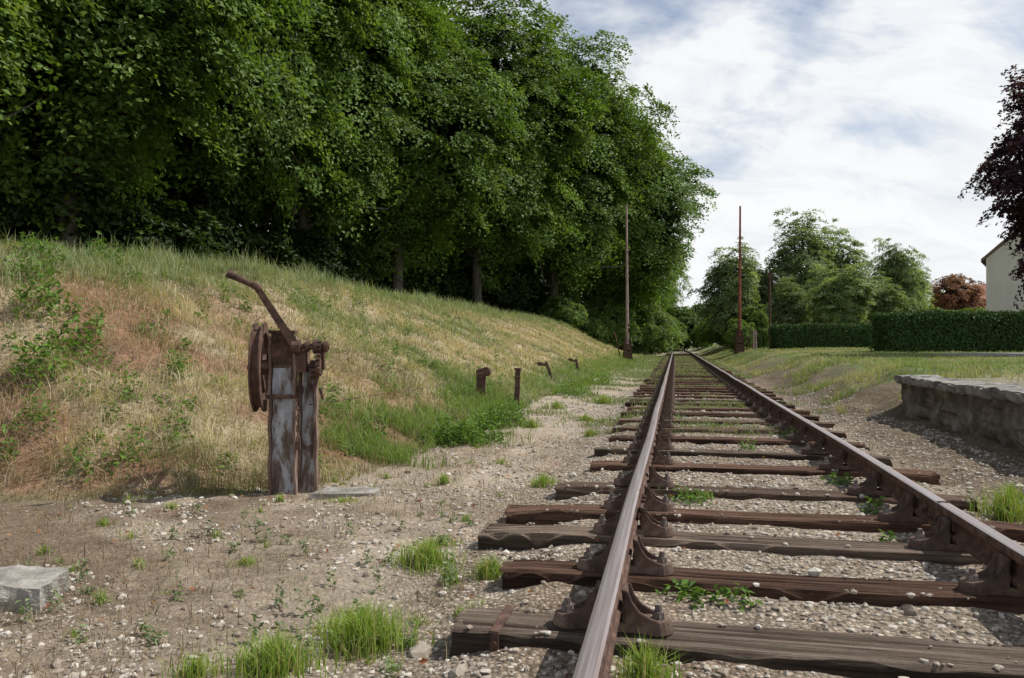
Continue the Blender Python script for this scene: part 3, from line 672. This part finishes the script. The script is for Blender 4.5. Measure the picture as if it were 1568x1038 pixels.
TU = [(-.52, 2.75, .17, .19, 900), (-.62, 2.9, .12, .13, 300), (-.76, 2.48, .15, .15, 700), (-.98, 2.4, .08, .10, 200), (-.41, 3.72, .15, .16, 700), (-.10, 3.5, .09, .12, 350), (-.28, 3.45, .05, .09, 150), (-.5, 5.66, .06, .10, 160), (.24, 5.75, .11, .12, 380), (.39, 2.26, .10, .17, 380), (2.95, 4.6, .18, .24, 380), (-1.49, 4.95, .04, .07, 80), (-.37, 4.1, .12, .07, 200), (-1.25, 3.6, .07, .06, 100), (-1.1, 5.0, .18, .05, 200), (1.0, 10.5, .12, .12, 250), (.9, 8.9, .08, .12, 200), (2.7, 5.2, .1, .1, 100), (1.25, 5.0, .1, .06, 120), (3.3, 5.1, .12, .15, 150), (-.2, 3.0, .05, .06, 60), (-1.6, 3.0, .05, .08, 60), (.25, 9.5, .12, .15, 200), (.7, 12, .15, .18, 250), (1.6, 13.5, .15, .2, 250)]
for lx, ly in zip(rg.uniform(-2.8, 0, 80), rg.uniform(2.4, 8, 80)): TU.append((lx, ly, rg.uniform(.02, .08), rg.uniform(.03, .08), rg.integers(15, 70)))
xs, ys, hs, cs2 = [], [], [], []
for (cx, cy, r, h, m) in TU:
    q = np.abs(rg.normal(size=m))*r*.5; th = rg.random(m)*6.283
    xs.append(cx+q*np.cos(th)*1.1); ys.append(cy+q*np.sin(th)); hs.append(h*rg.uniform(.5, 1.25, m)*(1-.3*np.clip(q/r, 0, 1)))
    f = rg.random(m); cc_ = mixc((.17, .27, .05), (.28, .38, .08), f); dry = rg.random(m) < .15; cc_[dry] = (.45, .38, .22); cs2.append(cc_)
x, y, hh, c = map(np.concatenate, (xs, ys, hs, cs2))
blades('grass_tufts', x, y, hh, .0035+.0004*y, c, .45, None, 6)
n = 80000; s = 1.5+7*rg.random(n)**1.3; tt = -7+8.5*rg.random(n)**.8; kk = (bank_u(s, tt) < .06) & (fbm(s*1.5, tt*1.5, 3)+.16*(tt < -2.1)+.1*rg.random(n) > .55); kk &= ~((np.abs(tt) < 1.4))
s, tt = s[kk], tt[kk]; n = len(s); x, y = to_xy(s, tt)
blades('dry_litter', x, y, rg.uniform(.02, .11, n), rg.uniform(.0015, .0045, n), mixc((.42, .35, .25), (.15, .10, .075), rg.random(n)), 3.5, None, 7, zoff=.012)

WD = []
def weed(cx, cy, r, h, m, leaf, c1, c2): WD.append((cx, cy, r, h, m, leaf, c1, c2))
gA, gB = (.09, .17, .04), (.17, .28, .055)
for cx, cy, r, h, m in [(-.55, 7.8, .30, .30, 700), (-.3, 8.1, .25, .28, 500), (-.75, 7.7, .2, .2, 260), (-.1, 9.6, .35, .34, 700), (-.35, 9.4, .25, .25, 400), (-1.3, 7.2, .16, .14, 120), (-2.7, 5.5, .14, .26, 130), (-3.0, 5.3, .12, .2, 90), (-3.9, 6.4, .24, .36, 260), (-3.6, 6.7, .16, .26, 150), (-3.95, 7.0, .24, .30, 210), (-4.5, 7.4, .25, .32, 210), (-3.2, 6.4, .14, .34, 150), (-3.0, 6.9, .14, .3, 140), (-5.1, 8.2, .3, .34, 260), (-5.4, 8.8, .3, .34, 260), (-5.3, 10, .25, .36, 230), (-4.6, 9.4, .2, .36, 180), (-4.2, 5.9, .16, .26, 150), (-3.6, 5.8, .14, .26, 120), (-3.4, 5.6, .1, .22, 80), (1.2, 15, .4, .3, 500), (2.2, 19, .5, .35, 500), (-2.3, 9.2, .15, .3, 120), (-3.3, 12, .2, .4, 200), (-3.0, 15, .2, .4, 200), (.69, 3.05, .1, .05, 70), (.85, 3.0, .1, .06, 60), (1.15, 4.95, .16, .06, 130), (1.05, 5.2, .12, .05, 80), (2.35, 5.5, .12, .1, 90), (2.15, 4.6, .06, .12, 50), (1.9, 3.9, .05, .05, 20), (2.2, 7.2, .1, .12, 60), (3.0, 8.2, .12, .16, 80)]:
    weed(cx, cy, r, h, m, .075 if m > 200 and cx < -2.9 else (.055 if m > 200 else .042), gA, gB)
for k in range(55):
    cx, cy = rg.uniform(-2.3, -.2), rg.uniform(2.3, 4.6); weed(cx, cy, .022, rg.uniform(.04, .16), 24, .026, (.15, .2, .10), (.22, .28, .14))
for k in range(150):
    s_1, t_1 = 4.3+rg.random()**1.3*12, -3.1-4.3*rg.random()
    if bank_u(s_1, t_1) > .02:
        cx, cy = to_xy(s_1, t_1); weed(cx, cy, rg.uniform(.05, .18), rg.uniform(.08, .3), 42, .052, gA, gB)
Ps, Cs, Ls = [], [], []
for (cx, cy, r, h, m, leaf, c1, c2) in WD:
    d = norm(rg.normal(size=(m, 3))); q = rg.random(m)**.4; px = cx+d[:, 0]*r*q; py = cy+d[:, 1]*r*q
    q = q*(.6+.8*fbm(px*9, py*9, 2))
    Ps.append(np.stack([px, py, H(px, py)+np.abs(d[:, 2])*h*q*rg.uniform(.8, 1.1)], 1)); Cs.append(mixc(c1, c2, rg.random(m))*rg.uniform(.7, 1.15, m)[:, None]); Ls.append(np.full(m, leaf))
P = np.concatenate(Ps); C = np.concatenate(Cs); L = np.concatenate(Ls)
V, q = leaf_verts(P, norm(np.array([0, 0, 1.])+rg.normal(size=P.shape)*.6), rg, L, .5)
obj('weed_plants', mk('weed_plants', V, q, None, [GRASS], col=np.repeat(C, 4, 0)))
n = 420; x = rg.uniform(-2.8, 3, n); y = rg.uniform(2.3, 9, n); P = np.stack([x, y, H(x, y)+.015], 1)
V, q = leaf_verts(P, norm(np.array([0, 0, 1.])+rg.normal(size=P.shape)*.4), rg, .032, .6)
obj('fallen_leaves', mk('fallen_leaves', V, q, None, [GRASS], col=np.repeat(mixc((.30, .10, .05), (.32, .2, .1), rg.random(n)), 4, 0)))

# ---------------------------------------------------------------- gravel stones
bm = bmesh.new(); bmesh.ops.create_icosphere(bm, subdivisions=1, radius=1); iv = np.array([v.co[:] for v in bm.verts]); it = np.array([[v.index for v in f.verts] for f in bm.faces]); bm.free()
n = 62000; s = 1.6+14*rg.random(n)**2.0; tt = -4.8+7.1*rg.random(n)
kk = (bank_u(s, tt) < .03); dens = fbm(s*2, tt*2, 3)-.13*(tt < -1.5)-.08*(tt < -2.4); kk &= (dens+rg.random(n)*.35 > .52); s, tt = s[kk], tt[kk]; n = len(s)
x, y = to_xy(s, tt); sz = (.004+.013*rg.random(n)**3.0+.0004*s)
big = rg.random(n) < .02; sz[big] *= 2.0
z = H(x, y)+sz*.15
on = np.zeros(n, bool); rim = np.zeros(n, bool)
for sc, a_ in cs_:
    dd = np.abs(s-sc-tt*a_); on |= (dd < .125) & (np.abs(tt) < 1.35); rim |= (dd < .125) & (dd > .085) & (np.abs(tt) < 1.35)
clus = fbm(s*3+11, tt*3, 2)
z[on] = .004; kp = ~on | (rg.random(n) < .03) | (rim & (clus > .52) & (rg.random(n) < .6)); x, y, z, sz = x[kp], y[kp], z[kp], sz[kp]; n = len(x)
nv = len(iv)
B = iv[None]*(1+rg.uniform(-.3, .3, (n, nv, 1)))*rg.uniform(.6, 1.35, (n, 1, 3))
th = rg.random(n)*6.283; cx, sx_ = np.cos(th)[:, None], np.sin(th)[:, None]
Bx = B[..., 0]*cx-B[..., 1]*sx_; By = B[..., 0]*sx_+B[..., 1]*cx
V = np.stack([x[:, None]+Bx*sz[:, None], y[:, None]+By*sz[:, None], z[:, None]+B[..., 2]*sz[:, None]*.7], -1).reshape(-1, 3)
c = mixc((.26, .21, .165), (.58, .54, .47), rg.random(n)**1.5)
obj('ballast_gravel', mk('ballast_gravel', V, None, (np.arange(n)[:, None, None]*nv+it[None]).reshape(-1, 3), [STONEM], col=np.repeat(c, nv, 0)))

# ---------------------------------------------------------------- sky, sun, camera
SAZ, SEL = math.radians(78), math.radians(50)
w = bpy.data.worlds.new('World'); scene.world = w; w.use_nodes = True
t = NT(w)
sky = t.n('ShaderNodeTexSky', sky_type='NISHITA', sun_disc=False, sun_elevation=SEL, sun_rotation=SAZ); sky.air_density = 1.0; sky.dust_density = .5; sky.ozone_density = 1.5
tc = t.n('ShaderNodeTexCoord').outputs['Generated']
sp_ = t.n('ShaderNodeSeparateXYZ'); t.l(tc, sp_.inputs[0])
zz = t.math('ADD', t.math('MAXIMUM', sp_.outputs[2], 0), .55)
cb = t.n('ShaderNodeCombineXYZ'); t.l(t.math('DIVIDE', sp_.outputs[0], zz), cb.inputs[0]); t.l(t.math('DIVIDE', sp_.outputs[1], zz), cb.inputs[1])
v = t.mapn(cb.outputs[0], (1.8, 2.4, 1), (0, 0, .3), (.9, .35, 0))
n1 = t.noise(v, 1.5, 5, .56, .25); v2 = t.mapn(cb.outputs[0], (2.4, 5.0, 1), (0, 0, .6)); n2 = t.noise(v2, 2.4, 6, .62, .5)
f = t.math('ADD', t.math('MULTIPLY', n1, .74), t.math('MULTIPLY', n2, .26))
f = t.math('ADD', f, t.math('MULTIPLY', t.math('SUBTRACT', .36, sp_.outputs[2]), .50))
mask = t.ramp(f, [(.41, (.25, .25, .25)), (.48, (.6, .6, .6)), (.54, (.93, .93, .93)), (.62, (1, 1, 1))])
shade = t.ramp(n2, [(.28, (8.2, 8.5, 8.9)), (.55, (9.5, 9.6, 9.7))])
col = t.mix(mask, sky.outputs[0], shade)
bg = t.n('ShaderNodeBackground'); bg.inputs[1].default_value = .102; t.l(col, bg.inputs[0])
o = t.n('ShaderNodeOutputWorld'); t.l(bg.outputs[0], o.inputs[0])
sd = Vector((math.sin(SAZ)*math.cos(SEL), math.cos(SAZ)*math.cos(SEL), math.sin(SEL)))
L = bpy.data.lights.new('sun', 'SUN'); L.energy = 5.0; L.angle = math.radians(.5); L.color = (1, .96, .89)
lo = bpy.data.objects.new('sun', L); scene.collection.objects.link(lo); lo.rotation_euler = sd.to_track_quat('Z', 'Y').to_euler()
cam = bpy.data.cameras.new('camera'); cam.lens = 27.09; cam.sensor_width = 36; cam.clip_end = 6000; cam.clip_start = .05
co = bpy.data.objects.new('camera', cam); scene.collection.objects.link(co); co.location = (0, 0, .97); co.rotation_euler = (math.radians(90.29), 0, 0)
scene.camera = co
scene.view_settings.view_transform = 'Standard'; scene.view_settings.look = 'None'; scene.view_settings.exposure = 0
